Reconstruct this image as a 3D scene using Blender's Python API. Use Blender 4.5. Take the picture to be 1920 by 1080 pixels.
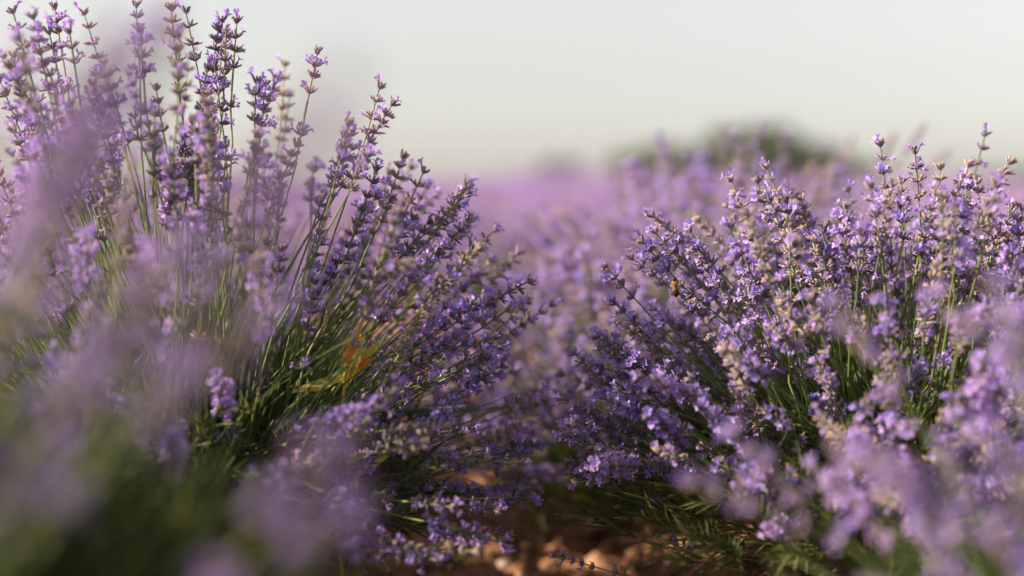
import bpy, math, random
import numpy as np
from mathutils import Vector, Matrix, noise

for o in list(bpy.data.objects):
    bpy.data.objects.remove(o, do_unlink=True)
scn = bpy.context.scene
COL = scn.collection
R = math.radians

# ------------------------------------------------------------------ camera
CAM_H = 0.38
FPX = 1920 * 50.0 / 36.0          # focal length in photograph pixels
HORIZON = 380.0
PITCH = math.atan((540.0 - HORIZON) / FPX)
cam_d = bpy.data.cameras.new("camera")
cam = bpy.data.objects.new("camera", cam_d)
COL.objects.link(cam)
cam.location = (0, 0, CAM_H)
cam.rotation_euler = (R(90) - PITCH, 0, 0)
cam_d.lens = 50
cam_d.sensor_width = 36
cam_d.clip_start = 0.02
cam_d.clip_end = 6000
cam_d.dof.use_dof = True
cam_d.dof.focus_distance = 1.345
cam_d.dof.aperture_fstop = 1.5
scn.camera = cam

# ------------------------------------------------------------------ world and sun
SUN_EL = R(27)
SUN_AZ = R(-99)                    # measured from +Y (view direction) towards +X: from the left
world = bpy.data.worlds.new("World")
scn.world = world
world.use_nodes = True
wn = world.node_tree.nodes
wl = world.node_tree.links
bg = wn["Background"]
sky = wn.new("ShaderNodeTexSky")
sky.sky_type = 'NISHITA'
sky.sun_disc = False
sky.sun_elevation = SUN_EL
sky.sun_rotation = SUN_AZ
sky.air_density = 1.0
sky.dust_density = 1.6
sky.ozone_density = 1.0
hsv = wn.new("ShaderNodeHueSaturation")
hsv.inputs["Saturation"].default_value = 0.22
wl.new(sky.outputs[0], hsv.inputs["Color"])
tint = wn.new("ShaderNodeMix"); tint.data_type = 'RGBA'; tint.blend_type = 'MULTIPLY'; tint.inputs[0].default_value = 1.0
tint.inputs[7].default_value = (1.02, 1.0, 0.96, 1)
wl.new(hsv.outputs[0], tint.inputs[6])
wl.new(tint.outputs[2], bg.inputs[0])
bg.inputs[1].default_value = 0.073

sun_d = bpy.data.lights.new("sun", 'SUN')
sun = bpy.data.objects.new("sun", sun_d)
COL.objects.link(sun)
sun_dir = Vector((math.sin(SUN_AZ) * math.cos(SUN_EL), math.cos(SUN_AZ) * math.cos(SUN_EL), math.sin(SUN_EL)))
sun.rotation_euler = sun_dir.to_track_quat('Z', 'Y').to_euler()
sun_d.energy = 5.0
sun_d.angle = R(0.6)
sun_d.color = (1.0, 0.81, 0.62)

scn.view_settings.view_transform = 'Standard'
scn.view_settings.look = 'None'
scn.view_settings.exposure = 1.4
scn.view_settings.gamma = 1.0
scn.view_settings.use_curve_mapping = False
scn.cycles.max_bounces = 8
scn.cycles.diffuse_bounces = 4
scn.cycles.transmission_bounces = 6
scn.cycles.transparent_max_bounces = 8


def at(px, py, d):
    """A point of the place: photograph direction, d metres along the view axis."""
    x = (px - 960.0) / FPX
    y = (540.0 - py) / FPX
    cp, sp = math.cos(PITCH), math.sin(PITCH)
    return Vector((x * d, d * (cp + y * sp), CAM_H + d * (y * cp - sp)))


def project(v):
    cp, sp = math.cos(PITCH), math.sin(PITCH)
    dz = v[2] - CAM_H
    d = v[1] * cp - dz * sp
    if d <= 0.03:
        return None
    u = v[1] * sp + dz * cp
    return 960 + v[0] / d * FPX, 540 - u / d * FPX, d


# ------------------------------------------------------------------ materials
def new_mat(name):
    m = bpy.data.materials.new(name)
    m.use_nodes = True
    nt = m.node_tree
    for n in list(nt.nodes):
        nt.nodes.remove(n)
    out = nt.nodes.new("ShaderNodeOutputMaterial")
    return m, nt, out


def ramp(nt, fac, stops):
    r = nt.nodes.new("ShaderNodeValToRGB")
    e = r.color_ramp.elements
    while len(e) < len(stops):
        e.new(0.5)
    for i, (p, c) in enumerate(stops):
        e[i].position = p
        e[i].color = (*c, 1)
    nt.links.new(fac, r.inputs[0])
    return r.outputs[0]


def plant_mat(name, stops, trans=0.35, trans_tint=(1, 1, 1), rough=0.6, spec=0.25, sheen=0.0, obj_mix=0.5, nscale=500.0, tstops=None):
    """Diffuse plus translucent; colour from the per-piece attribute 'var', the object's own random number and fine noise."""
    m, nt, out = new_mat(name)
    N, L = nt.nodes, nt.links
    a = N.new("ShaderNodeAttribute"); a.attribute_name = "var"
    oi = N.new("ShaderNodeObjectInfo")
    tc = N.new("ShaderNodeTexCoord")
    nz = N.new("ShaderNodeTexNoise"); nz.inputs["Scale"].default_value = nscale
    L.new(tc.outputs["Object"], nz.inputs["Vector"])
    mx = N.new("ShaderNodeMath"); mx.operation = 'MULTIPLY'; mx.inputs[1].default_value = 1 - obj_mix
    L.new(a.outputs["Fac"], mx.inputs[0])
    m2 = N.new("ShaderNodeMath"); m2.operation = 'MULTIPLY_ADD'; m2.inputs[1].default_value = obj_mix
    L.new(oi.outputs["Random"], m2.inputs[0]); L.new(mx.outputs[0], m2.inputs[2])
    m3 = N.new("ShaderNodeMath"); m3.operation = 'MULTIPLY_ADD'; m3.inputs[1].default_value = 0.3; 
    sb = N.new("ShaderNodeMath"); sb.operation = 'SUBTRACT'; sb.inputs[1].default_value = 0.5
    L.new(nz.outputs["Fac"], sb.inputs[0]); L.new(sb.outputs[0], m3.inputs[0]); L.new(m2.outputs[0], m3.inputs[2])
    col = ramp(nt, m3.outputs[0], stops)
    p = N.new("ShaderNodeBsdfPrincipled")
    L.new(col, p.inputs["Base Color"])
    p.inputs["Roughness"].default_value = rough
    p.inputs["Specular IOR Level"].default_value = spec
    if sheen:
        p.inputs["Sheen Weight"].default_value = sheen
        p.inputs["Sheen Roughness"].default_value = 0.5
        p.inputs["Sheen Tint"].default_value = (1, 0.92, 0.85, 1)
    if trans > 0:
        t = N.new("ShaderNodeBsdfTranslucent")
        tm = N.new("ShaderNodeMix"); tm.data_type = 'RGBA'; tm.blend_type = 'MULTIPLY'; tm.inputs[0].default_value = 1
        L.new(col, tm.inputs[6]); tm.inputs[7].default_value = (*trans_tint, 1)
        L.new(tm.outputs[2], t.inputs["Color"])
        s = N.new("ShaderNodeMixShader"); s.inputs[0].default_value = trans
        L.new(p.outputs[0], s.inputs[1]); L.new(t.outputs[0], s.inputs[2])
        L.new(s.outputs[0], out.inputs[0])
    else:
        L.new(p.outputs[0], out.inputs[0])
    return m


def simple_mat(name, stops, scale=20.0, rough=0.8, bump=0.0, detail=6.0, spec=0.3):
    m, nt, out = new_mat(name)
    N, L = nt.nodes, nt.links
    tc = N.new("ShaderNodeTexCoord")
    nz = N.new("ShaderNodeTexNoise"); nz.inputs["Scale"].default_value = scale; nz.inputs["Detail"].default_value = detail
    L.new(tc.outputs["Object"], nz.inputs["Vector"])
    col = ramp(nt, nz.outputs["Fac"], stops)
    p = N.new("ShaderNodeBsdfPrincipled")
    p.inputs["Roughness"].default_value = rough
    p.inputs["Specular IOR Level"].default_value = spec
    L.new(col, p.inputs["Base Color"])
    if bump:
        b = N.new("ShaderNodeBump"); b.inputs["Strength"].default_value = bump; b.inputs["Distance"].default_value = 0.004
        n2 = N.new("ShaderNodeTexNoise"); n2.inputs["Scale"].default_value = scale * 6; n2.inputs["Detail"].default_value = 8
        L.new(tc.outputs["Object"], n2.inputs["Vector"])
        L.new(n2.outputs["Fac"], b.inputs["Height"]); L.new(b.outputs[0], p.inputs["Normal"])
    L.new(p.outputs[0], out.inputs[0])
    return m


M_CALYX = plant_mat("calyx", [(0.1, (0.080, 0.062, 0.160)), (0.4, (0.165, 0.122, 0.265)), (0.7, (0.29, 0.240, 0.295)), (0.95, (0.43, 0.37, 0.29))],
                    trans=0.30, trans_tint=(1.3, 0.9, 1.0), rough=0.7, sheen=0.7, obj_mix=0.4)
M_COROLLA = plant_mat("corolla", [(0.1, (0.285, 0.225, 0.63)), (0.5, (0.44, 0.335, 0.72)), (0.9, (0.58, 0.435, 0.74))],
                      trans=0.45, trans_tint=(1.1, 0.9, 1.05), rough=0.6, spec=0.2, obj_mix=0.4)
M_TAN = plant_mat("withered_petal", [(0.1, (0.22, 0.125, 0.10)), (0.5, (0.44, 0.30, 0.20)), (0.9, (0.58, 0.45, 0.32))],
                  trans=0.3, trans_tint=(1.1, 0.9, 0.7), rough=0.8, obj_mix=0.3)
M_STEM = plant_mat("stem", [(0.1, (0.09, 0.15, 0.05)), (0.5, (0.17, 0.245, 0.075)), (0.78, (0.27, 0.31, 0.11)), (0.92, (0.33, 0.26, 0.15))],
                   trans=0.25, trans_tint=(1.2, 1.15, 0.5), rough=0.5, spec=0.4, obj_mix=0.7, nscale=60)
M_LEAF = plant_mat("leaf", [(0.1, (0.040, 0.058, 0.026)), (0.5, (0.080, 0.105, 0.045)), (0.9, (0.17, 0.185, 0.08))],
                   trans=0.4, trans_tint=(1.25, 1.25, 0.45), rough=0.6, spec=0.3, obj_mix=0.2, nscale=80)
M_WOOD = simple_mat("bark", [(0.3, (0.06, 0.045, 0.035)), (0.7, (0.16, 0.12, 0.09))], 60, 0.9, 0.6)
MATS = [M_CALYX, M_COROLLA, M_TAN, M_STEM, M_LEAF, M_WOOD]
CAL, COR, TAN, STM, LEF, WOD = range(6)


# ------------------------------------------------------------------ mesh collector
class MB:
    def __init__(self):
        self.v, self.f, self.m, self.a = [], [], [], []

    def add(self, verts, faces, mat, var):
        b = len(self.v)
        self.v.extend(verts)
        self.f.extend([tuple(b + i for i in f) for f in faces])
        self.m.extend([mat] * len(faces))
        self.a.extend([var] * len(verts))

    def tube(self, pts, rads, mat, var, n=5, cap=False):
        b = len(self.v)
        k = len(pts)
        prev = None
        for i in range(k):
            t = (pts[min(i + 1, k - 1)] - pts[max(i - 1, 0)])
            if t.length < 1e-9:
                t = Vector((0, 0, 1))
            t.normalize()
            ref = prev if prev is not None else (Vector((1, 0, 0)) if abs(t.x) < 0.8 else Vector((0, 1, 0)))
            u = (ref - t * ref.dot(t)).normalized()
            w = t.cross(u)
            prev = u
            for j in range(n):
                an = 2 * math.pi * j / n
                self.v.append(pts[i] + (u * math.cos(an) + w * math.sin(an)) * rads[i])
                self.a.append(var)
        for i in range(k - 1):
            for j in range(n):
                j2 = (j + 1) % n
                self.f.append((b + i * n + j, b + i * n + j2, b + (i + 1) * n + j2, b + (i + 1) * n + j))
                self.m.append(mat)
        if cap:
            self.f.append(tuple(b + (k - 1) * n + j for j in range(n)))
            self.m.append(mat)

    def leaf(self, p, d, up, length, width, mat, var, curl=0.15, n=3):
        """narrow folded leaf: n segments, a crease along the middle"""
        d = d.normalized()
        s = d.cross(up)
        if s.length < 1e-4:
            s = d.cross(Vector((1, 0, 0)))
        s.normalize()
        nn = s.cross(d).normalized()
        vs, fs = [], []
        for i in range(n + 1):
            t = i / n
            w = width * (math.sin(math.pi * min(1, 0.12 + 0.88 * t)) ** 0.7) * 0.5 if i < n else 0.0003
            c = p + d * (length * t) - nn * (curl * length * t * t)
            vs += [c - s * w + nn * w * 0.5, c, c + s * w + nn * w * 0.5]
        for i in range(n):
            a = i * 3
            fs += [(a, a + 1, a + 4, a + 3), (a + 1, a + 2, a + 5, a + 4)]
        self.add(vs, fs, mat, var)

    def mesh(self, name, mats=MATS, smooth=True):
        me = bpy.data.meshes.new(name)
        me.from_pydata([tuple(v) for v in self.v], [], self.f)
        for m in mats:
            me.materials.append(m)
        me.polygons.foreach_set("material_index", self.m)
        if smooth:
            me.polygons.foreach_set("use_smooth", [True] * len(self.f))
        at_ = me.attributes.new("var", 'FLOAT', 'POINT')
        at_.data.foreach_set("value", self.a)
        me.update()
        return me


def frame(d, rng):
    d = d.normalized()
    r = Vector((rng.gauss(0, 1), rng.gauss(0, 1), rng.gauss(0, 1)))
    u = (r - d * r.dot(d)).normalized()
    return d, u, d.cross(u)


def link(name, data, parent=None, mat=None):
    o = bpy.data.objects.new(name, data)
    COL.objects.link(o)
    if parent is not None:
        o.parent = parent
    if mat is not None:
        o.matrix_basis = mat
    return o


def tag(o, label=None, cat=None, group=None, kind=None):
    if label: o["label"] = label
    if cat: o["category"] = cat
    if group: o["group"] = group
    if kind: o["kind"] = kind
    return o


# ------------------------------------------------------------------ terrain
def smooth(a, b, x):
    t = min(1, max(0, (x - a) / (b - a)))
    return t * t * (3 - 2 * t)


def row_bend(y):
    """sideways drift of the planting rows: they swing to the left as they leave the camera"""
    if y < 1.8:
        return 0.0
    t = y - 1.8
    return -0.11 * t * t if t < 2.2 else -0.532 - 0.484 * (t - 2.2)


def terrain(x, y):
    h = 0.0
    if -1 < y < 12:
        h -= 0.085 * (1 - smooth(5, 12, y)) * math.exp(-((x - 0.03 - row_bend(y)) / 0.17) ** 4)
    if y > 2.0:
        t = y - 2.0
        rise = 0.0165 * (t - 1.6 * (1 - math.exp(-t / 1.6)))
        if y > 58:
            c = y - 58
            rise -= 0.0165 * c * smooth(0, 30, c) + 0.012 * c * smooth(10, 60, c)
        h += rise
        k = smooth(20, 60, y)
        h += k * (0.42 * math.exp(-((x - 2.0) / 2.4) ** 2) - 0.20 * math.exp(-((x + 5) / 4.0) ** 2) - 0.62 * smooth(3.0, 5.0, x))
        h = max(h, -6.0)
    return h


def soil(x, y):
    h = terrain(x, y)
    if y < 9 and abs(x) < 5:
        k = 1 - smooth(6, 9, y)
        h += k * (0.022 * noise.noise(Vector((x * 7, y * 7, 1.3))) + 0.026 * noise.noise(Vector((x * 19, y * 19, 4.1)))
                  + 0.020 * abs(noise.noise(Vector((x * 44, y * 44, 8.7)))))
    return h


def graded(vals):
    out = []
    for a, b, n in vals:
        out += [a + (b - a) * i / n for i in range(n)]
    return out + [vals[-1][1]]


xs = graded([(-420, -60, 10), (-60, -6, 24), (-6, -1.2, 24), (-1.2, 1.2, 170), (1.2, 6, 24), (6, 60, 24), (60, 420, 10)])
ys = graded([(-40, -0.4, 8), (-0.4, 0.8, 30), (0.8, 3.0, 160), (3.0, 9, 60), (9, 60, 52), (60, 140, 30), (140, 600, 12)])
gv = [(x, y, soil(x, y)) for y in ys for x in xs]
nx = len(xs)
gf = [(j * nx + i, j * nx + i + 1, (j + 1) * nx + i + 1, (j + 1) * nx + i) for j in range(len(ys) - 1) for i in range(nx - 1)]
gme = bpy.data.meshes.new("ground")
gme.from_pydata(gv, [], gf)
gme.polygons.foreach_set("use_smooth", [True] * len(gf))
M_SOIL = simple_mat("soil", [(0.3, (0.12, 0.064, 0.038)), (0.5, (0.30, 0.155, 0.090)), (0.72, (0.45, 0.26, 0.155))], 45, 0.95, 0.9, 10, 0.1)
gme.materials.append(M_SOIL)
ground = tag(link("ground", gme), "reddish brown crumbly soil between the lavender rows", "ground", kind="structure")

# ------------------------------------------------------------------ lavender flower spike
def calyx(mb, p, d, rng, length, rad, var, n=5):
    d, u, w = frame(d, rng)
    prof = [(0.0, 0.35), (0.3, 0.85), (0.72, 1.0), (1.0, 0.78)]
    b = len(mb.v)
    bend = u * (rng.uniform(-0.15, 0.15) * length)
    for t, r in prof:
        c = p + d * (length * t) + bend * t * t
        for j in range(n):
            an = 2 * math.pi * j / n
            rr = rad * r * (1.12 if j % 2 else 0.92)
            mb.v.append(c + (u * math.cos(an) + w * math.sin(an)) * rr)
            mb.a.append(min(1, max(0, var + (t - 0.4) * 0.22)))
    tip = p + d * length + bend
    mb.v.append(tip - d * (length * 0.12)); mb.a.append(var)
    for i in range(3):
        for j in range(n):
            j2 = (j + 1) % n
            mb.f.append((b + i * n + j, b + i * n + j2, b + (i + 1) * n + j2, b + (i + 1) * n + j)); mb.m.append(CAL)
    for j in range(n):
        mb.f.append((b + 3 * n + j, b + 3 * n + (j + 1) % n, b + 4 * n)); mb.m.append(CAL)
    return tip, d


def corolla(mb, p, d, axis_up, rng, size, var):
    """two-lipped lavender flower: short tube, two upright upper lobes, three spreading lower lobes"""
    d = d.normalized()
    up = (axis_up - d * axis_up.dot(d))
    if up.length < 1e-3:
        up = Vector((1, 0, 0)) - d * d.x
    up.normalize()
    rt = d.cross(up)
    tl = size * 0.42
    th = p + d * tl
    mb.tube([p - d * size * 0.08, p + d * tl * 0.5, th], [size * 0.11, size * 0.13, size * 0.22], COR, var * 0.8, 5)
    for an, ln, wd, fl in ((0.42, 0.62, 0.52, 0.55), (-0.42, 0.62, 0.52, 0.55), (2.0, 0.45, 0.42, 0.85), (-2.0, 0.45, 0.42, 0.85), (3.14, 0.52, 0.44, 0.8)):
        an += rng.uniform(-0.2, 0.2)
        out = up * math.cos(an) + rt * math.sin(an)
        side = up * -math.sin(an) + rt * math.cos(an)
        fl2 = fl + rng.uniform(-0.25, 0.25)
        dirn = (out * fl2 + d * (1 - fl2 * 0.6)).normalized()
        nn = side.cross(dirn).normalized()
        L = size * ln * rng.uniform(0.8, 1.15)
        W = size * wd * 0.5 * rng.uniform(0.8, 1.15)
        o = th + out * size * 0.15
        j = lambda: nn * rng.uniform(-0.10, 0.10) * size
        vs = [o - side * W * 0.4, o + side * W * 0.4,
              o + dirn * L * 0.5 + side * W + j(), o + dirn * L * 0.95 + side * W * 0.55 + j(),
              o + dirn * L * 0.95 - side * W * 0.55 + j(), o + dirn * L * 0.5 - side * W + j(),
              o + dirn * L * 0.55 - nn * size * 0.06]
        mb.add(vs, [(0, 1, 6), (1, 2, 6), (2, 3, 6), (3, 4, 6), (4, 5, 6), (5, 0, 6)], COR, min(1, max(0, var + rng.uniform(-0.15, 0.15))))


def build_spike(mb, rng, whorls, bloom, withered, origin=Vector((0, 0, 0)), gap=0.0105, lone=True, detail=1.0, spread=1.0, skip=0.0, stage=0.1, bendy=0.05):
    """whorls of calyces up a short axis; returns the height of the top"""
    zs = []
    z = 0.0
    if lone:
        zs.append((z, 0.75)); z += gap * rng.uniform(1.9, 3.2)
    for i in range(whorls):
        t = i / max(1, whorls - 1)
        zs.append((z, 1.0 - 0.3 * t * t))
        z += gap * rng.uniform(0.85, 1.25) * (1 - 0.25 * t)
    top = zs[-1][0]
    bx, by = rng.uniform(-bendy, bendy), rng.uniform(-bendy, bendy)
    ax = lambda q: origin + Vector((bx * q + 0.4 * bx * q * q / max(top, 1e-3), by * q, q))
    mb.tube([ax(-0.001), ax(top * 0.35), ax(top * 0.7), ax(top)], [0.0011, 0.0010, 0.0009, 0.0007], STM, rng.random(), 4)
    for wi, (q, sz) in enumerate(zs):
        if 0 < wi < len(zs) - 1 and rng.random() < skip:
            continue
        sz *= rng.uniform(0.8, 1.12)
        c = ax(q)
        n = max(4, int((12.5 * sz + rng.uniform(-1, 2)) * detail))
        a0 = rng.uniform(0, 6.28)
        blo = bloom * rng.uniform(0.3, 1.7)
        for k in range(n):
            an = a0 + 2 * math.pi * (k + rng.uniform(-0.3, 0.3)) / n
            inc = R(rng.choice((32, 48, 60, 72)) + rng.uniform(-9, 9)) * spread
            if wi == len(zs) - 1:
                inc *= 0.62
            d = Vector((math.sin(inc) * math.cos(an), math.sin(inc) * math.sin(an), math.cos(inc)))
            rad = Vector((math.cos(an), math.sin(an), 0))
            ln = rng.uniform(0.0056, 0.0075) * (0.85 + 0.15 * sz)
            var = rng.random()
            tip, dd = calyx(mb, c + rad * 0.0010 + Vector((0, 0, rng.uniform(-0.0012, 0.0012))), d, rng, ln, rng.uniform(0.00100, 0.00128), min(1, max(0, var * 0.8 + stage)))
            x = rng.random()
            if x < blo:
                corolla(mb, tip, (dd * 0.8 + d * 0.5), Vector((0, 0, 1)), rng, rng.uniform(0.0060, 0.0082), rng.random())
            elif x < blo + withered:
                e = tip + dd * rng.uniform(0.0008, 0.0022) + Vector((rng.uniform(-1, 1), rng.uniform(-1, 1), rng.uniform(-1, 0.6))) * 0.0006
                mb.tube([tip - dd * 0.001, (tip + e) / 2, e], [0.0008, 0.0011, 0.0006], TAN, rng.random(), 4, True)
            elif x < blo + withered + 0.3:
                e = tip + dd * rng.uniform(0.0010, 0.0026)
                mb.tube([tip - dd * 0.001, tip + dd * 0.0008, e], [0.0008, 0.0007, 0.00085], COR, rng.random() * 0.5, 4, True)
        for s in (0, math.pi):       # bracts under the whorl
            an = a0 + s
            d = Vector((math.cos(an) * 0.8, math.sin(an) * 0.8, 0.35))
            mb.leaf(c - Vector((0, 0, 0.0012)), d, Vector((0, 0, 1)), 0.0048, 0.0034, TAN if rng.random() < 0.6 else STM, rng.random(), -0.3, 2)
    return ax(top), top


N_SPK = 24
SPIKES = []            # (mesh, top point)
for k in range(N_SPK):
    rng = random.Random(100 + k)
    mb = MB()
    kind = k % 4
    bloom, wither = ((0.21, 0.32), (0.11, 0.44), (0.38, 0.22), (0.04, 0.50))[kind]
    tp, ht = build_spike(mb, rng, rng.choice((3, 4, 5, 5, 6, 7)), bloom, wither, gap=rng.uniform(0.0098, 0.0155), lone=rng.random() < 0.65,
                         spread=(1.0, 0.8, 1.05, 0.9, 0.7, 1.1)[k // 4], skip=(0.0, 0.1, 0.0, 0.15, 0.0, 0.25)[k // 4],
                         stage=(0.05, 0.12, 0.0, 0.34)[kind], bendy=(0.06, 0.28, 0.1, 0.05, 0.2, 0.35)[k // 4])
    SPIKES.append((mb.mesh("flower_spike"), tp + Vector((0, 0, 0.007))))

# stem variants: chord along +Z from 0 to the spike's foot, bowed in the YZ plane
STEMS = []             # (mesh, foot matrix, length)
rng = random.Random(7)
for k in range(20):
    L = 0.13 + 0.23 * (k // 2) / 9.0
    bow = rng.uniform(0.03, 0.11) * (1 if k % 2 else -0.5)
    wob = rng.uniform(-0.015, 0.015)
    f = lambda t: Vector((wob * L * math.sin(2 * math.pi * t) , bow * L * (4 * t * (1 - t)) * 0.55 , L * t))
    pts = [f(i / 9) + (Vector((rng.gauss(0, 1), rng.gauss(0, 1), 0)) * 0.0011 if 0 < i < 9 else Vector()) for i in range(10)]
    mb = MB()
    mb.tube(pts, [0.00125 - 0.00035 * i / 9 for i in range(10)], STM, rng.random(), 5)
    if True:                       # pairs of narrow leaves low on the stalk
        for q in range(rng.choice((1, 2, 2, 3))):
            t = rng.uniform(0.08, 0.42)
            an = rng.uniform(0, 6.28)
            for s in (0, math.pi):
                d = Vector((math.cos(an + s) * 0.55, math.sin(an + s) * 0.55, 0.85))
                mb.leaf(f(t), d, Vector((0, 0, 1)), rng.uniform(0.018, 0.034), rng.uniform(0.0022, 0.0034), LEF, rng.random(), 0.1, 3)
    tan = (f(1.0) - f(0.97)).normalized()
    foot = Matrix.Translation(f(1.0)) @ tan.to_track_quat('Z', 'Y').to_matrix().to_4x4()
    STEMS.append((mb.mesh("stem"), foot, L))

# whole stalks (stem and spike in one) for the mass of stalks that cannot be picked apart
SRC = bpy.data.collections.new("stalk_sources")
WHOLE = []
for k in range(20):
    rng = random.Random(900 + k)
    sm, foot, L = STEMS[k]
    mb = MB()
    for p in sm.polygons:
        pass
    b = len(mb.v)
    mb.v = [v.co.copy() for v in sm.vertices]; mb.a = [d.value for d in sm.attributes["var"].data]
    mb.f = [tuple(p.vertices) for p in sm.polygons]; mb.m = [p.material_index for p in sm.polygons]
    sp, top = SPIKES[(k * 7 + 3) % N_SPK]
    b = len(mb.v)
    mb.v += [foot @ v.co for v in sp.vertices]; mb.a += [d.value for d in sp.attributes["var"].data]
    mb.f += [tuple(b + i for i in p.vertices) for p in sp.polygons]; mb.m += [p.material_index for p in sp.polygons]
    o = bpy.data.objects.new("whole_stalk_%02d" % k, mb.mesh("whole_stalk"))
    SRC.objects.link(o)
    WHOLE.append(((foot @ top), L))


def scatter_tree(coll):
    g = bpy.data.node_groups.new("scatter", 'GeometryNodeTree')
    g.interface.new_socket("Geometry", in_out='INPUT', socket_type='NodeSocketGeometry')
    g.interface.new_socket("Geometry", in_out='OUTPUT', socket_type='NodeSocketGeometry')
    N, L = g.nodes, g.links
    gi, go = N.new("NodeGroupInput"), N.new("NodeGroupOutput")
    ci = N.new("GeometryNodeCollectionInfo")
    ci.inputs["Collection"].default_value = coll
    ci.inputs["Separate Children"].default_value = True
    ci.inputs["Reset Children"].default_value = True
    iop = N.new("GeometryNodeInstanceOnPoints")
    iop.inputs["Pick Instance"].default_value = True

    def attr(nm, typ):
        a = N.new("GeometryNodeInputNamedAttribute"); a.data_type = typ; a.inputs["Name"].default_value = nm
        return a.outputs["Attribute"]
    L.new(gi.outputs[0], iop.inputs["Points"])
    L.new(ci.outputs[0], iop.inputs["Instance"])
    L.new(attr("idx", 'INT'), iop.inputs["Instance Index"])
    L.new(attr("rot", 'QUATERNION'), iop.inputs["Rotation"])
    L.new(attr("scl", 'FLOAT'), iop.inputs["Scale"])
    L.new(iop.outputs[0], go.inputs[0])
    return g


G_STALK = scatter_tree(SRC)


def scatter(name, mats4, idx, tree, parent=None):
    """one object whose points carry the places of many copies"""
    me = bpy.data.meshes.new(name)
    me.from_pydata([tuple(m.to_translation()) for m in mats4], [], [])
    me.attributes.new("rot", 'QUATERNION', 'POINT'); me.attributes.new("scl", 'FLOAT', 'POINT'); me.attributes.new("idx", 'INT', 'POINT')
    rot, scl = [], []
    for m in mats4:
        rot += list(m.to_quaternion()); scl.append(m.to_scale().x)
    for nm, val in (("rot", rot), ("scl", scl), ("idx", idx)):
        me.attributes[nm].data.foreach_set("value", val)
    o = link(name, me, parent)
    md = o.modifiers.new("scatter", 'NODES'); md.node_group = tree
    return o


# ------------------------------------------------------------------ lavender bush
def stalk_matrix(base, tip, chord, rng):
    """rotation and size that carry a variant's chord (0 to tip) onto base-tip, bow hanging downwards"""
    d = tip - base
    s = d.length / chord.length
    z = d.normalized()
    down = Vector((0, 0, -1))
    y = down - z * down.dot(z)
    if y.length < 0.15:
        y = Vector((rng.gauss(0, 1), rng.gauss(0, 1), 0)); y = y - z * y.dot(z)
    y.normalize()
    y = (Matrix.Rotation(rng.gauss(0, 0.7), 3, z) @ y)
    x = y.cross(z)
    F = Matrix((x, y, z)).transposed()
    cz = chord.normalized()
    cy = Vector((0, 1, 0)); cy = (cy - cz * cy.dot(cz)).normalized(); cx = cy.cross(cz)
    G = Matrix((cx, cy, cz)).transposed()
    return Matrix.Translation(base) @ (F @ G.transposed()).to_4x4() @ Matrix.Scale(s, 4)


def leaf_shoot(mb, p, d, rng, size):
    d, u, w = frame(d, rng)
    n = 7
    for i in range(n):
        t = i / (n - 1)
        an = i * 1.57 + rng.uniform(-0.3, 0.3)
        for s in (0, math.pi):
            o = u * math.cos(an + s) + w * math.sin(an + s)
            dd = o * (0.75 - 0.45 * t) + d
            mb.leaf(p + d * size * t, dd, d, size * rng.uniform(0.5, 0.75), rng.uniform(0.0024, 0.0036), LEF, rng.random(), rng.uniform(-0.05, 0.25), 2)
    mb.tube([p - d * size * 0.3, p + d * size], [0.0011, 0.0006], STM, rng.random(), 3)


BUSHES = []


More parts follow.
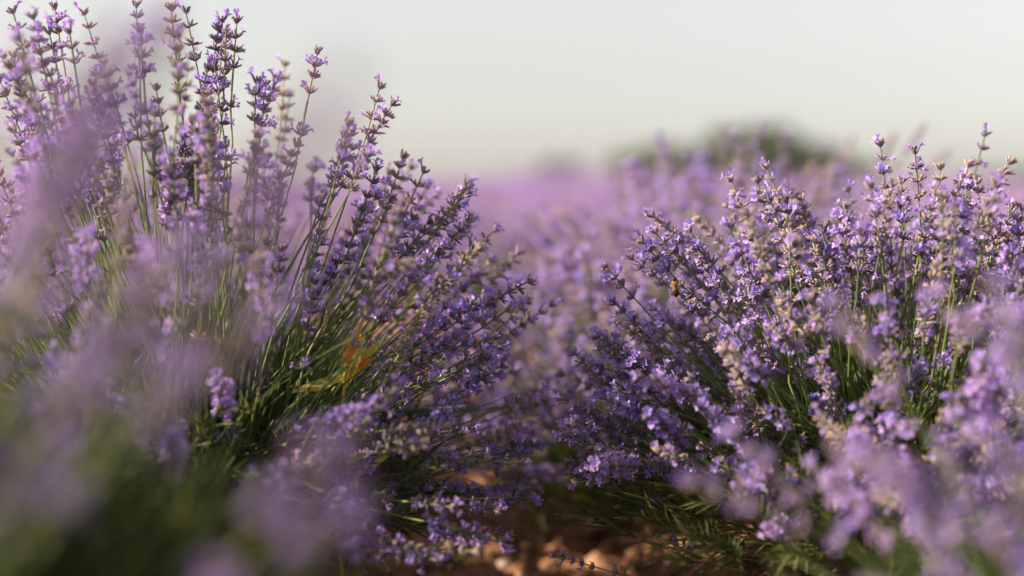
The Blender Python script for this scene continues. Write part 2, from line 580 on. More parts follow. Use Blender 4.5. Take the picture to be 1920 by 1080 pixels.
def lavender_bush(x, y, r, zc, n, n_parts, label, seed, heroes=(), base_r=0.085, squash=1.0, leaves=260, group=None, thin=None, leaf_r=0.52, leaf_h=0.9, lo=-0.28, low_tip=0.05):
    rng = random.Random(seed)
    gz = terrain(x, y)
    root = link("lavender_bush", None)
    root.location = (x, y, gz)
    tag(root, label, "lavender bush", group or "lavender bushes along the two rows")
    inv = Vector((x, y, gz))
    C = Vector((0, 0, zc))
    todo = []                                      # (base, tip, hero spike kind or None)
    for h in heroes:
        px, py, d = h[:3]
        tip = at(px, py, d) - inv
        dr = tip - C
        hb = Vector((dr.x, dr.y, 0)) * 0.16 + Vector((rng.uniform(-1, 1), rng.uniform(-1, 1), 0)) * 0.03
        base = Vector((hb.x, hb.y, zc + rng.uniform(-0.05, 0.02)))
        if len(h) > 4:
            base = at(h[4], h[5], h[6]) - inv
        todo.append((base, tip, h[3] if len(h) > 3 else None))
    made = 0
    while made < n:
        ct = rng.uniform(lo, 1.0)
        ph = rng.uniform(0, 6.2832)
        stt = math.sqrt(max(0, 1 - ct * ct))
        lump = 1 + 0.13 * noise.noise(Vector((math.cos(ph) * stt * 2.2 + seed, math.sin(ph) * stt * 2.2, ct * 2.2)))
        rr = r * lump * (rng.uniform(0.86, 1.03) if rng.random() < 0.78 else rng.uniform(0.58, 0.9))
        tip = C + Vector((stt * math.cos(ph), stt * math.sin(ph), ct * squash)) * rr
        tip += Vector((rng.gauss(0, 1), rng.gauss(0, 1), rng.gauss(0, 1))) * 0.012
        if tip.z < low_tip:
            continue
        made += 1
        if thin and not thin(tip + inv, rng):
            continue
        b = Vector((stt * math.cos(ph), stt * math.sin(ph), 0)) * base_r * rng.uniform(0.3, 1.2)
        b += Vector((rng.gauss(0, 1), rng.gauss(0, 1), 0)) * 0.03
        base = Vector((b.x, b.y, zc * rng.uniform(0.45, 1.05) - 0.02))
        todo.append((base, tip, None))
    nh = len(heroes)
    # the stalks that show most become parts of their own
    rank = []
    for i, (b, t, k) in enumerate(todo):
        p = project(t + inv)
        if i < nh:
            s = 1e9
        elif p is None or not (-40 < p[0] < 1960 and -40 < p[1] < 1120):
            s = -1e9
        else:
            tow = (t - C).normalized().dot((Vector((0, 0, CAM_H)) - (inv + C)).normalized())
            s = tow + 0.6 * (t.z / r) + (t - C).length / r
        rank.append((s, i))
    rank.sort(reverse=True)
    own = set(i for s, i in rank[:n_parts] if s > -1e8)
    mats4, idx = [], []
    for i, (b, t, kind) in enumerate(todo):
        L = (t - b).length
        if i in own:
            si = rng.randrange(N_SPK)
            if kind is not None:
                si = rng.choice((0, 2, 3)) * 4 + kind
            spm, top = SPIKES[si]
            k = min(range(20), key=lambda q: abs(((STEMS[q][1] @ top)).length - L) + rng.uniform(0, 0.02))
            sm, foot, sl = STEMS[k]
            m = stalk_matrix(b, t, foot @ top, rng)
            st = link("flower_stalk", sm, root, m)
            sp = link("flower_spike", spm, st, foot @ Matrix.Rotation(rng.uniform(0, 6.28), 4, 'Z') if i >= nh else foot)
        else:
            k = min(range(20), key=lambda q: abs(WHOLE[q][0].length - L) + rng.uniform(0, 0.02))
            mats4.append(stalk_matrix(b, t, WHOLE[k][0], rng)); idx.append(k)
    if mats4:
        o = scatter("stalk_mass", mats4, idx, G_STALK, root)
        o["kind"] = "stuff"
    # leafy shoots low in the bush
    mb = MB()
    for i in range(leaves):
        ct = rng.uniform(-0.1, 1); ph = rng.uniform(0, 6.2832); stt = math.sqrt(1 - ct * ct)
        dr = Vector((stt * math.cos(ph), stt * math.sin(ph), ct * 0.8))
        p = Vector((0, 0, zc * 0.45)) + Vector((dr.x, dr.y, dr.z * leaf_h)) * (r * rng.uniform(0.12, leaf_r))
        if p.z < 0.01:
            p.z = rng.uniform(0.01, 0.04)
        leaf_shoot(mb, p, (dr + Vector((rng.gauss(0, .35), rng.gauss(0, .35), 0.45 + rng.gauss(0, .25)))), rng, rng.uniform(0.03, 0.06))
    # flowerless stalks and blades between
    for i in range(int(leaves * 1.3)):
        ph = rng.uniform(0, 6.2832); ct = rng.uniform(0.0, 1); stt = math.sqrt(1 - ct * ct)
        d = Vector((stt * math.cos(ph), stt * math.sin(ph), ct + 0.1)).normalized()
        p = Vector((d.x, d.y, 0)) * base_r * rng.uniform(0.2, 1.2) + Vector((0, 0, zc * rng.uniform(0.3, 0.9)))
        ln = r * rng.uniform(0.35, 0.75)
        sag = Vector((rng.gauss(0, 1), rng.gauss(0, 1), rng.gauss(0, 1))) * ln * 0.06
        mb.tube([p, p + d * ln * 0.5 + sag, p + d * ln], [0.0011, 0.0009, 0.0004], STM, rng.random(), 3)
    fo = link("foliage", mb.mesh("foliage"), root); fo["kind"] = "stuff"
    # woody foot
    mb = MB()
    for i in range(14):
        ph = rng.uniform(0, 6.2832)
        o = Vector((math.cos(ph), math.sin(ph), 0))
        mb.tube([o * 0.02 * rng.random() + Vector((0, 0, -0.02)), o * 0.03 + Vector((0, 0, zc * 0.3)), o * base_r * rng.uniform(0.6, 1.1) + Vector((0, 0, zc * 0.75))],
                [0.007, 0.005, 0.0025], WOD, rng.random(), 5)
    link("woody_base", mb.mesh("woody_base"), root)
    BUSHES.append(root)
    return root


LEFT_HEROES = [  # tip pixel x, y, distance, spike kind
    (418, 28, 1.38, 0), (444, 30, 1.37, 0), (597, 88, 1.36, 2), (716, 152, 1.37, 3), (742, 186, 1.36, 1), (535, 112, 1.50, 3), (760, 285, 1.40, 3), (800, 312, 1.40, 3),
    (880, 352, 1.38, 1), (884, 405, 1.36, 1), (890, 455, 1.37, 3), (866, 380, 1.40, 1), (780, 398, 1.35, 2), (1000, 522, 1.36, 1), (960, 575, 1.37, 1), (930, 560, 1.36, 2),
    (940, 625, 1.36, 2), (870, 585, 1.36, 2), (950, 680, 1.37, 2), (880, 640, 1.35, 0), (905, 700, 1.36, 2), (840, 700, 1.34, 2), (985, 870, 1.36, 3), (918, 940, 1.36, 3, 560, 1010, 1.33),
    (748, 1050, 1.33, 3, 300, 1035, 1.32), (745, 960, 1.33, 1), (870, 870, 1.35, 2), (347, 10, 1.37, 3), (255, 0, 1.39, 3), (155, 15, 1.40, 3), (100, 5, 1.36, 2), (320, 4, 1.30, 3),
    (520, 140, 1.42, 0), (390, 120, 1.33, 2), (480, 140, 1.31, 0), (545, 170, 1.55, 3), (20, 10, 1.3, 3), (60, 20, 1.25, 1), (690, 290, 1.31, 0), (640, 280, 1.5, 1), (840, 640, 1.37, 2)]
rng = random.Random(21)
LEFT_HEROES += [(rng.uniform(-10, 430), rng.uniform(35, 340), rng.uniform(1.12, 1.55), rng.choice((0, 1, 1, 2, 3))) for i in range(58)]
lavender_bush(-0.315, 1.40, 0.372, 0.155, 330, 300, "tall sharp lavender bush leaning its spikes over the path, left of the bare soil", 11, LEFT_HEROES, leaves=620, squash=0.93, leaf_r=0.62)

RIGHT_HEROES = [
    (1650, 262, 1.40, 2), (1850, 243, 1.45, 3), (1716, 275, 1.33, 0), (1762, 305, 1.40, 3), (1898, 295, 1.40, 3), (1367, 328, 1.38, 2), (1432, 305, 1.40, 1), (1418, 330, 1.42, 1),
    (1215, 398, 1.38, 1), (1290, 422, 1.38, 1), (1130, 495, 1.36, 2), (1178, 478, 1.38, 0), (1145, 560, 1.36, 0), (1150, 600, 1.35, 1), (1160, 660, 1.35, 2), (1115, 648, 1.36, 1),
    (1045, 748, 1.36, 1), (1070, 790, 1.36, 0), (1072, 905, 1.35, 2), (1300, 460, 1.37, 0), (1500, 362, 1.40, 3), (1580, 382, 1.40, 0), (1545, 415, 1.36, 3), (1690, 330, 1.36, 1),
    (1240, 520, 1.35, 0), (1262, 552, 1.37, 1), (1320, 500, 1.36, 2), (1035, 1040, 1.38, 0, 1330, 1085, 1.36), (1250, 1015, 1.36, 2, 1500, 1075, 1.36), (1820, 300, 1.40, 1), (1200, 720, 1.36, 2)]
RIGHT_HEROES += [(rng.uniform(1390, 1930), rng.uniform(330, 450), rng.uniform(1.2, 1.5), rng.choice((0, 1, 1, 3))) for i in range(30)]
RIGHT_HEROES += [(rng.uniform(1190, 1460), rng.uniform(400, 520), rng.uniform(1.3, 1.5), rng.choice((0, 1, 1, 2))) for i in range(22)]


def bee_perch(p, rng):
    """the spike the bee works on stands clear of its neighbours"""
    q = project(p)
    return not (q and 1205 < q[0] < 1300 and 455 < q[1] < 565 and q[2] < 1.36)


RIGHT_HEROES = [h for h in RIGHT_HEROES if not (1205 < h[0] < 1300 and 470 < h[1] < 565)] + [(1272, 530, 1.315, 1)]
lavender_bush(0.385, 1.42, 0.345, 0.135, 520, 300, "sharp lavender bush spreading from the right edge down to the bare soil", 23, RIGHT_HEROES, leaves=900, squash=0.73, leaf_r=0.80, leaf_h=0.6, lo=-0.05, low_tip=0.08, thin=bee_perch)



def bare_front(p, rng):
    """thin out flower tips in view; unseen ones are kept to shade the leaves below"""
    q = project(p)
    if q is None or not (-60 < q[0] < 1980 and -60 < q[1] < 1140):
        return True
    return rng.random() < (0.03 if q[1] > 640 or p[1] < 0.55 else 0.30)


lavender_bush(-0.34, 0.86, 0.285, 0.115, 260, 60, "blurred lavender bush with a dark leafy foot filling the lower left corner", 29, [(250, 300, .95, 1), (60, 420, .9, 1), (420, 480, .95, 1)], leaves=1500, lo=-0.1, leaf_r=0.74, thin=bare_front, base_r=0.10)
lavender_bush(-0.36, 0.52, 0.31, 0.12, 200, 70, "smeared violet lavender bush nearest the lens, its spikes veiling the left side", 31, [(rng.uniform(-30, 420), rng.uniform(230, 640), rng.uniform(.58, .8), 1) for i in range(7)] + [(215, 40, .55, 1), (318, 15, .6, 1), (190, 150, .5, 1), (60, 80, .6, 3), (240, 200, .6, 1), (330, 60, .62, 3), (120, 260, .5, 1), (660, 800, 0.52, 2), (700, 920, 0.55, 2), (380, 640, 0.5, 2), (520, 560, .6, 1), (655, 150, 0.36, 1)], leaves=40, lo=-0.1, thin=bare_front)
lavender_bush(0.40, 0.84, 0.275, 0.10, 85, 100, "blurred pink violet lavender bush in front, lower right corner", 37, [(1560, 830, .8, 2), (1640, 850, .74, 2), (1860, 800, .66, 2), (1560, 560, .9, 1), (1290, 900, .85, 1)], leaves=420, leaf_r=0.6)
lavender_bush(0.31, 2.12, 0.36, 0.155, 420, 290, "softly blurred sunlit lavender bush behind the sharp one, just below the green trees", 41,
              [(1430, 228, 2.2, 1), (1355, 232, 2.25, 3), (1475, 248, 2.25, 1), (1245, 280, 2.2, 2), (1290, 275, 2.2, 2), (1540, 275, 2.3, 3), (1600, 255, 2.3, 3), (1012, 478, 1.85, 3), (1735, 232, 2.1, 3), (1678, 250, 2.2, 3), (1780, 280, 2.2, 3), (1180, 318, 2.2, 2), (1330, 290, 2.2, 1), (1210, 345, 2.1, 0)] + [(rng.uniform(1170, 1640), rng.uniform(285, 420), rng.uniform(1.95, 2.4), rng.choice((0, 1, 2, 2))) for i in range(26)], leaves=260, squash=0.90)
lavender_bush(0.15, 1.90, 0.30, 0.125, 380, 290, "low blurred sunlit lavender bush blocking the path between the two sharp ones", 45, leaves=200, lo=0.0, squash=0.95)
lavender_bush(-0.40, 1.98, 0.28, 0.14, 260, 200, "blurred lavender bush mostly hidden behind the tall sharp one at left", 43, leaves=260, squash=0.85, leaf_r=0.7)
lavender_bush(0.27, 2.86, 0.30, 0.14, 240, 140, "blurred lavender bush second behind the sharp one on the soil's right side", 47, leaves=160, squash=0.75)
lavender_bush(-0.72, 2.9, 0.33, 0.14, 220, 60, "blurred lavender bush hidden farthest back behind the tall left one", 53, leaves=140)
lavender_bush(0.0, 3.7, 0.28, 0.14, 220, 100, "hazy lavender bush closing the gap between the two sharp bushes", 59, leaves=120, squash=0.75)
lavender_bush(1.0, 2.0, 0.36, 0.15, 240, 120, "blurred lavender bush at the far right edge behind the sharp spikes", 61, leaves=140, squash=0.75)
lavender_bush(1.05, 2.75, 0.35, 0.15, 200, 100, "hazy lavender bush at right, behind the blurred one at the edge", 67, leaves=120, squash=0.75)

# ------------------------------------------------------------------ the field beyond: one mass of bushes nobody could count
FAR = bpy.data.collections.new("field_sources")
for k in range(5):
    rng = random.Random(500 + k)
    mb = MB()
    r = 0.35
    for i in range(210):
        ct = rng.uniform(-0.1, 1); ph = rng.uniform(0, 6.2832); stt = math.sqrt(1 - ct * ct)
        dr = Vector((stt * math.cos(ph), stt * math.sin(ph), ct))
        rr = r * rng.uniform(0.75, 1.05)
        tip = Vector((0, 0, 0.13)) + dr * rr
        base = Vector((dr.x * 0.06, dr.y * 0.06, 0.1))
        d = (tip - base).normalized()
        mb.tube([base, tip - d * 0.05], [0.0014, 0.001], STM, rng.random(), 3)
        nw = rng.choice((3, 4, 5))
        mt = rng.choice((TAN, COR, COR, COR))
        var = rng.random()
        for q in range(nw):
            c = tip - d * (0.012 * q)
            w = 0.0105 * rng.uniform(0.7, 1.15)
            mt2 = mt if rng.random() < 0.6 else rng.choice((COR, COR, TAN))
            mb.tube([c - d * 0.006, c - d * 0.001, c + d * 0.005], [0.002, w, w * 0.55], mt2, var, 5, True)
    for i in range(60):
        ct = rng.uniform(0, 1); ph = rng.uniform(0, 6.2832); stt = math.sqrt(1 - ct * ct)
        dr = Vector((stt * math.cos(ph), stt * math.sin(ph), ct))
        leaf_shoot(mb, Vector((0, 0, 0.04)) + dr * r * rng.uniform(0.2, 0.5), dr + Vector((0, 0, 0.5)), rng, rng.uniform(0.04, 0.07))
    o = bpy.data.objects.new("field_bush_%d" % k, mb.mesh("field_bush"))
    FAR.objects.link(o)
G_FAR = scatter_tree(FAR)
rng = random.Random(77)
mats4, idx = [], []
taken = [(b.location.x, b.location.y) for b in BUSHES]
y = -0.6
while y < 76:
    step = (0.62 if y < 3.0 else 0.52) + 0.006 * y
    half = 0.42 * max(y, 0) + 1.3
    sp = 0.80 if y < 3.0 else 0.58
    k0 = int((-half - row_bend(y)) / sp) - 1
    k1 = int((half - row_bend(y)) / sp) + 1
    for k in range(k0, k1 + 1):
        x = 0.385 + k * sp + row_bend(y) + rng.gauss(0, 0.05)
        yy = y + rng.uniform(-0.2, 0.2)
        if abs(x) > half or (yy < 2.3 and x > -0.9) or min((x - a) ** 2 + (yy - b) ** 2 for a, b in taken) < 0.45 ** 2:
            continue
        s = rng.uniform(0.78, 1.02) * (0.80 + 0.20 * smooth(4, 14, yy))
        if yy < 2.3:
            x = -1.02 + rng.gauss(0, 0.04); s = 1.45 if yy < 1.1 else 1.0  # unseen left row, added and enlarged near the camera to shade the lower left
        if 2.3 < y < 5 and -0.75 < x / y * 1.0 + 0.05 < 0.15:
            s *= 0.85
        mats4.append(Matrix.Translation((x, yy, terrain(x, yy) - 0.01)) @ Matrix.Rotation(rng.uniform(0, 6.28), 4, 'Z') @ Matrix.Scale(s, 4))
        idx.append(rng.randrange(5))
    y += step
field = scatter("lavender_field", mats4, idx, G_FAR)
tag(field, "mauve blur of lavender rows rising to the horizon, plus an added unseen shading row at left", "lavender field", kind="stuff")

# ------------------------------------------------------------------ trees on the skyline
M_TREE = plant_mat("tree_leaf", [(0.1, (0.026, 0.060, 0.012)), (0.5, (0.046, 0.090, 0.018)), (0.9, (0.075, 0.125, 0.03))], trans=0.25, trans_tint=(1.2, 1.2, 0.5), obj_mix=0.2, nscale=2)


def tree(px, py_top, d, w, label, seed, name="broadleaf_tree", lumps=26, htot=None):
    rng = random.Random(seed)
    top = at(px, py_top, d)
    gz = terrain(top.x, top.y) if htot is None else top.z - htot
    gz = terrain(top.x, top.y)
    root = link(name, None); root.location = (top.x, top.y, gz)
    tag(root, label, "tree", "trees on the skyline")
    H = top.z - gz
    mb = MB()
    mb.tube([Vector((0, 0, -0.3)), Vector((0.05, 0, H * 0.25)), Vector((-0.05, 0.1, H * 0.5)), Vector((0, 0, H * 0.8))], [H * 0.045, H * 0.035, H * 0.025, H * 0.008], 1, 0.5, 8)
    for i in range(7):
        an = i * 0.9 + rng.uniform(-.3, .3)
        z0 = H * rng.uniform(0.25, 0.5)
        e = Vector((math.cos(an) * w * 0.32, math.sin(an) * w * 0.32, z0 + H * rng.uniform(0.12, 0.28)))
        mb.tube([Vector((0, 0, z0)), (e + Vector((0, 0, z0))) / 2 + Vector((0, 0, -0.05 * H)), e], [H * 0.018, H * 0.012, H * 0.005], 1, 0.5, 5)
    link("trunk", mb.mesh("trunk", [M_TREE, M_WOOD]), root)
    mb = MB()
    for i in range(lumps):
        an = rng.uniform(0, 6.28); q = rng.random() ** 0.5
        zz = rng.uniform(0.30, 0.88)
        env = math.sqrt(max(0.05, 1 - ((zz - 0.5) / 0.5) ** 2))
        c = Vector((math.cos(an) * q * w * 0.42 * env, math.sin(an) * q * w * 0.42 * env, H * zz))
        lr = H * 0.25 * rng.uniform(0.75, 1.1)
        for j in range(220):
            v = Vector((rng.gauss(0, 1), rng.gauss(0, 1), rng.gauss(0, 0.8))).normalized() * lr * rng.uniform(0.55, 1.05)
            p = c + v
            if p.z > H: p.z = H - rng.random() * 0.3
            s = H * 0.036 * rng.uniform(0.6, 1.4)
            d_, u, w_ = frame(v + Vector((rng.gauss(0, .4), rng.gauss(0, .4), rng.gauss(0, .4))) * lr, rng)
            mb.add([p - u * s, p - w_ * s * 0.55, p + u * s, p + w_ * s * 0.55 + d_ * s * 0.3], [(0, 1, 2, 3)], 0, rng.random())
    link("crown", mb.mesh("crown", [M_TREE, M_WOOD], False), root)


tree(1225, 280, 118, 9.5, "low flat green tree at the left end of the skyline clump", 1)
tree(1290, 270, 116, 11.0, "green tree filling the middle of the skyline clump beside the tallest one", 2)
tree(1395, 238, 112, 11.5, "tallest dark green tree of the clump on the skyline", 3, lumps=34)
tree(1500, 268, 115, 11.0, "green tree sloping down to the right of the tallest skyline tree", 4)
tree(1590, 304, 120, 9.0, "smallest green tree at the right end of the skyline clump", 5)
tree(1800, 322, 130, 9.0, "low pale green treetop behind spikes near the right edge", 6)
tree(1900, 318, 134, 8.0, "low pale green treetop cut by the right edge", 8)
tree(1040, 300, 105, 6.0, "small brownish treetop rising over the crest of the mauve field", 7)

# ------------------------------------------------------------------ haze
hv = [(x_, y_, z_) for x_ in (-440, 440) for y_ in (-60, 640) for z_ in (-9, 8.5)]
hm = bpy.data.meshes.new("haze")
hm.from_pydata(hv, [], [(0, 1, 3, 2), (4, 6, 7, 5), (0, 4, 5, 1), (2, 3, 7, 6), (0, 2, 6, 4), (1, 5, 7, 3)])
mh, nth, outh = new_mat("haze")
pv = nth.nodes.new("ShaderNodeVolumePrincipled")
pv.inputs["Color"].default_value = (0.95, 0.93, 0.90, 1)
pv.inputs["Density"].default_value = 0.0006
pv.inputs["Anisotropy"].default_value = 0.3
nth.links.new(pv.outputs[0], outh.inputs["Volume"])
hm.materials.append(mh)
tag(link("haze", hm), "thin pale summer haze over the field", "haze", kind="stuff")

# ------------------------------------------------------------------ soil clods and stones
rng = random.Random(5)


def rock(mb, c, s, mat, rng, sub=1):
    import bmesh
    bm = bmesh.new(); bmesh.ops.create_icosphere(bm, subdivisions=sub, radius=1)
    off = Vector((rng.uniform(0, 50), rng.uniform(0, 50), rng.uniform(0, 50)))
    sx, sy, sz = s * rng.uniform(0.8, 1.3), s * rng.uniform(0.8, 1.3), s * rng.uniform(0.55, 0.85)
    vs = []
    for v in bm.verts:
        k = 1 + 0.55 * noise.noise(v.co * 1.3 + off) + 0.30 * noise.noise(v.co * 3.1 + off)
        vs.append(c + Vector((v.co.x * sx * k, v.co.y * sy * k, v.co.z * sz * k)))
    mb.add(vs, [tuple(v.index for v in f.verts) for f in bm.faces], mat, rng.random())
    bm.free()


mb = MB()
for i in range(4200):
    y = rng.uniform(1.15, 4.0)
    x = rng.gauss(0.02 + row_bend(y), 0.17)
    s = rng.choice((0.0015, 0.002, 0.002, 0.003, 0.003, 0.004, 0.005, 0.008, 0.012)) * rng.uniform(0.7, 1.3)
    rock(mb, Vector((x, y, soil(x, y) + s * 0.2)), s, 0, rng, 1 if s < 0.007 else 2)
clods = link("soil_clods", mb.mesh("soil_clods", [M_SOIL], True))
tag(clods, "loose reddish clods of soil scattered along the path", "soil", kind="stuff")

mb = MB()
for i in range(420):
    y = rng.uniform(1.2, 3.2); x = rng.gauss(0.02 + row_bend(y), 0.16)
    p = Vector((x, y, soil(x, y) + rng.uniform(0.002, 0.008))); an = rng.uniform(0, 6.28); ln = rng.uniform(0.006, 0.04)
    d = Vector((math.cos(an), math.sin(an), rng.uniform(-0.15, 0.25)))
    mb.tube([p, p + d * ln * 0.5 + Vector((0, 0, rng.uniform(-.002, .004))), p + d * ln], [0.0008, 0.0007, 0.0004], 0, rng.random(), 3)
for i in range(260):
    y = rng.uniform(1.2, 3.2); x = rng.gauss(0.02 + row_bend(y), 0.17)
    p = Vector((x, y, soil(x, y) + rng.uniform(0.001, 0.006))); an = rng.uniform(0, 6.28)
    mb.leaf(p, Vector((math.cos(an), math.sin(an), rng.uniform(-.3, .5))), Vector((0, 0, 1)), rng.uniform(.003, .007), .003, 1, rng.random(), .3, 2)
lit = link("plant_litter", mb.mesh("plant_litter", [M_TAN, M_COROLLA]))
tag(lit, "dry stalk bits and fallen violet petals on the soil", "plant litter", kind="stuff")

M_STONE = simple_mat("pale_stone", [(0.3, (0.36, 0.29, 0.22)), (0.7, (0.52, 0.45, 0.36))], 60, 0.85, 0.4)


def stone(px, py, d, s, label, seed):
    p = at(px, py, d)
    rng = random.Random(seed)
    mb = MB(); rock(mb, Vector((0, 0, s * 0.4)), s, 0, rng, 3)
    o = link("stone", mb.mesh("stone", [M_STONE]))
    o.location = (p.x, p.y, soil(p.x, p.y))
    tag(o, label, "stone", "pale stones on the soil")


def ground_dist(px, py):
    d = 1.0
    while d < 4:
        p = at(px, py, d)
        if p.z <= soil(p.x, p.y):
            return d
        d += 0.004
    return 2.0


stone(945, 1062, ground_dist(945, 1066), 0.008, "small pale stone lying on the sunlit soil", 3)
stone(510, 1050, ground_dist(510, 1055), 0.012, "whitish stone under the low stalks left of the path", 4)
stone(800, 1058, ground_dist(800, 1062), 0.014, "wide flat beige stone beside the green seedling", 9)

# ------------------------------------------------------------------ small weeds
M_WEEDG = plant_mat("weed_green", [(0.2, (0.10, 0.24, 0.04)), (0.8, (0.20, 0.36, 0.07))], trans=0.4, trans_tint=(1.2, 1.2, .5), obj_mix=0)
M_WEEDY = plant_mat("weed_yellow", [(0.2, (0.50, 0.42, 0.06)), (0.8, (0.72, 0.62, 0.16))], trans=0.4, obj_mix=0)
M_WEEDO = plant_mat("weed_orange", [(0.2, (0.80, 0.22, 0.02)), (0.8, (0.90, 0.38, 0.04))], trans=0.5, obj_mix=0)
WM = [M_WEEDG, M_WEEDY, M_WEEDO]


def broad_leaf(mb, p, d, up, ln, wd, mat, rng):
    d = d.normalized(); s = d.cross(up).normalized(); nn = s.cross(d)
    vs, fs = [], []
    n = 5
    for i in range(n + 1):
        t = i / n
        w = wd * 0.5 * math.sin(math.pi * (0.06 + 0.92 * t)) ** 0.8
        c = p + d * ln * t - nn * ln * 0.25 * t * t
        vs += [c - s * w + nn * w * 0.3, c, c + s * w + nn * w * 0.3]
    for i in range(n):
        a = 3 * i
        fs += [(a, a + 1, a + 4, a + 3), (a + 1, a + 2, a + 5, a + 4)]
    mb.add(vs, fs, mat, rng.random())


def seedling(px, py, label):
    d = ground_dist(px, py + 8); p = at(px, py + 8, d); rng = random.Random(2)
    root = link("weed_seedling", None); root.location = (p.x, p.y, soil(p.x, p.y)); tag(root, label, "weed")
    mb = MB(); mb.tube([Vector((0, 0, -0.003)), Vector((0, 0, 0.007))], [0.0012, 0.001], 0, .5, 5); link("stem", mb.mesh("stem", WM), root)
    for i in range(5):
        an = i * 1.3
        mb = MB(); broad_leaf(mb, Vector((0, 0, 0.006)), Vector((math.cos(an), math.sin(an), 0.6)), Vector((0, 0, 1)), 0.016, 0.009, 0, rng)
        link("leaf", mb.mesh("leaf", WM), root)


seedling(845, 1052, "bright green seedling on the soil beside the pale stones")


def tall_weed(px, py, d, label):
    """yellowing weed inside the left bush: an upright stem, lance leaves, the top one orange"""
    top = at(px, py, d); rng = random.Random(12)
    g = soil(top.x, top.y)
    root = link("yellowing_weed", None); root.location = (top.x, top.y, g); tag(root, label, "weed")
    h = top.z - g
    mb = MB(); mb.tube([Vector((0, 0, -0.01)), Vector((-0.01, 0, h * 0.5)), Vector((0, 0, h))], [0.0022, 0.002, 0.0014], 1, .4, 6); link("stem", mb.mesh("stem", WM), root)
    for i, (z, an, ln, wd, mt, up) in enumerate(((1.0, 0.9, 0.036, 0.015, 2, 1.6), (0.98, 2.6, 0.045, 0.010, 1, -0.5), (0.96, 3.6, 0.05, 0.009, 1, -0.2), (0.98, 0.2, 0.03, 0.008, 2, 0.5), (0.94, 0.3, 0.05, 0.010, 1, 1.2), (0.92, 5.9, 0.05, 0.008, 1, 2.5), (0.7, 2.0, 0.05, 0.010, 0, 0.8), (0.75, 5.0, 0.05, 0.012, 1, -0.9), (0.6, 0.2, 0.045, 0.010, 1, 0.5))):
        mb = MB(); dr = Vector((math.cos(an), math.sin(an) * 0.6, up)); broad_leaf(mb, Vector((0, 0, h * z)), dr, Vector((0.2, -1, 0.3)), ln, wd, mt, rng)
        l = link("leaf", mb.mesh("leaf", WM), root)
        if mt == 2: l["label"] = "orange withering leaf"


tall_weed(648, 686, 1.31, "yellow and orange weed glowing between the stalks of the left bush")


def yellow_flower(px, py, d, label, seed):
    top = at(px, py, d); rng = random.Random(seed); g = soil(top.x, top.y)
    root = link("yellow_wildflower", None); root.location = (top.x, top.y, g); tag(root, label, "wildflower", "yellow wildflowers at the foot of the right bush")
    h = max(0.02, top.z - g)
    mb = MB(); mb.tube([Vector((0, 0, -0.01)), Vector((0.004, 0, h * 0.5)), Vector((0, 0, h))], [0.0011, 0.001, 0.0008], 0, .5, 5); link("stem", mb.mesh("stem", WM), root)
    for i in range(6):
        an = i * 1.047 + rng.random() * .3
        mb = MB(); broad_leaf(mb, Vector((0, 0, h)), Vector((math.cos(an), math.sin(an) - .4, 0.5)), Vector((0, 0, 1)), 0.0085, 0.005, 1, rng); link("petal", mb.mesh("petal", WM), root)


yellow_flower(1275, 1058, 1.45, "larger yellow wildflower low in front of the right bush's dark foot", 1)
yellow_flower(1172, 1068, 1.47, "yellow wildflower at the soil's edge under the right bush", 2)
yellow_flower(1262, 1044, 1.48, "small yellow wildflower just above the larger one by the dark foot", 3)

# ------------------------------------------------------------------ bee on a spike
M_BEEF = simple_mat("bee_fur", [(0.3, (0.30, 0.14, 0.03)), (0.7, (0.55, 0.28, 0.07))], 900, 0.95, 0.8)
M_BEED = simple_mat("bee_dark", [(0.4, (0.012, 0.010, 0.008)), (0.7, (0.05, 0.035, 0.02))], 500, 0.5)
mw, nt, out = new_mat("bee_wing")
g_ = nt.nodes.new("ShaderNodeBsdfPrincipled"); g_.inputs["Base Color"].default_value = (0.5, 0.42, 0.33, 1); g_.inputs["Roughness"].default_value = 0.25
tr = nt.nodes.new("ShaderNodeBsdfTransparent"); ms = nt.nodes.new("ShaderNodeMixShader"); ms.inputs[0].default_value = 0.25
nt.links.new(tr.outputs[0], ms.inputs[1]); nt.links.new(g_.outputs[0], ms.inputs[2]); nt.links.new(ms.outputs[0], out.inputs[0])
BM = [M_BEEF, M_BEED, mw]


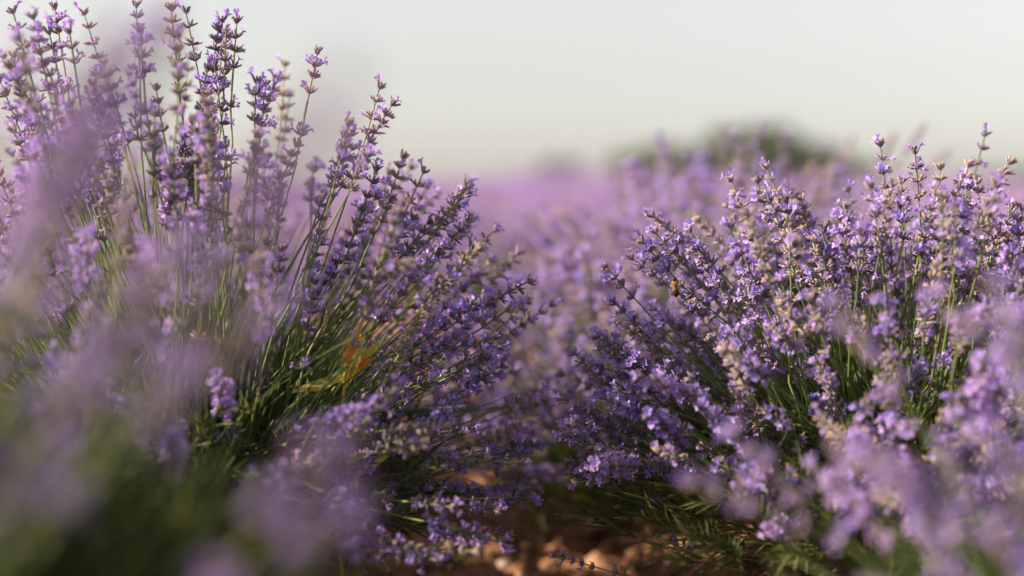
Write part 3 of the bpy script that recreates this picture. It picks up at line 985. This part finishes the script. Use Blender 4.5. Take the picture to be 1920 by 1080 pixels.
def ell(mb, c, d, l, r, mat, fuzz=0.0, rng=random):
    pts, rad = [], []
    for i in range(9):
        t = i / 8
        pts.append(c + d * (l * (t - 0.5))); rad.append(max(0.0001, r * math.sin(math.pi * (0.04 + 0.92 * t)) ** 0.75))
    mb.tube(pts, rad, mat, 0.5, 12, True)
    mb.f.append(tuple(len(mb.v) - 9 * 12 + j for j in reversed(range(12)))); mb.m.append(mat)
    if fuzz:
        for i in range(160):
            v = Vector((rng.gauss(0, 1), rng.gauss(0, 1), rng.gauss(0, 1))).normalized()
            p = c + v * r * 0.9
            s = v.orthogonal().normalized() * 0.00012
            mb.add([p - s, p + s, p + v * fuzz], [(0, 1, 2)], mat, .5)


bee = link("bee", None)
bee.scale = (1.25, 1.25, 1.25)
bee.location = at(1266, 540, 1.304)
tag(bee, "small bee with orange thorax and dark body clinging to a lavender spike", "bee")
ax_ = Vector((-0.15, -0.2, 1)).normalized()
mb = MB(); ell(mb, Vector((0, 0, 0.0035)), ax_, 0.0055, 0.0026, 0, 0.0012); link("thorax", mb.mesh("thorax", BM), bee)
mb = MB(); ell(mb, Vector((0.0006, 0.001, -0.0028)), ax_, 0.0085, 0.0026, 1)
link("abdomen", mb.mesh("abdomen", BM), bee)
for q in range(1):
    mb = MB(); c = Vector((0.0006, 0.001, -0.0028)) + ax_ * (0.0022 - q * 0.0018)
    mb.tube([c - ax_ * 0.0003, c, c + ax_ * 0.0003], [0.00255, 0.0027, 0.00255], 0, .5, 12); link("stripe", mb.mesh("stripe", BM), bee)
mb = MB(); ell(mb, Vector((-0.001, -0.0012, 0.0068)), ax_, 0.0028, 0.0018, 1); link("head", mb.mesh("head", BM), bee)
for s in (-1, 1):
    mb = MB(); broad_leaf(mb, Vector((s * 0.0012, -0.002, 0.0035)), Vector((s * 0.45, -0.25, -1)), Vector((0.1, -1, 0.2)), 0.009, 0.0032, 2, random.Random(1)); link("wing", mb.mesh("wing", BM), bee)
    mb = MB(); mb.tube([Vector((s * .0006, -.002, .0078)), Vector((s * .0014, -.003, .0092)), Vector((s * .002, -.004, .0088))], [.0002, .00018, .00015], 1, .5, 4); link("antenna", mb.mesh("antenna", BM), bee)
    for q in range(3):
        z = 0.0048 - q * 0.0016
        mb = MB(); mb.tube([Vector((s * .001, .0006, z)), Vector((s * .0042, .0018, z + .0008)), Vector((s * .0046, .0045, z - .0016))], [.0004, .0003, .0002], 1, .5, 5); link("leg", mb.mesh("leg", BM), bee)

print("objects", len(scn.objects))
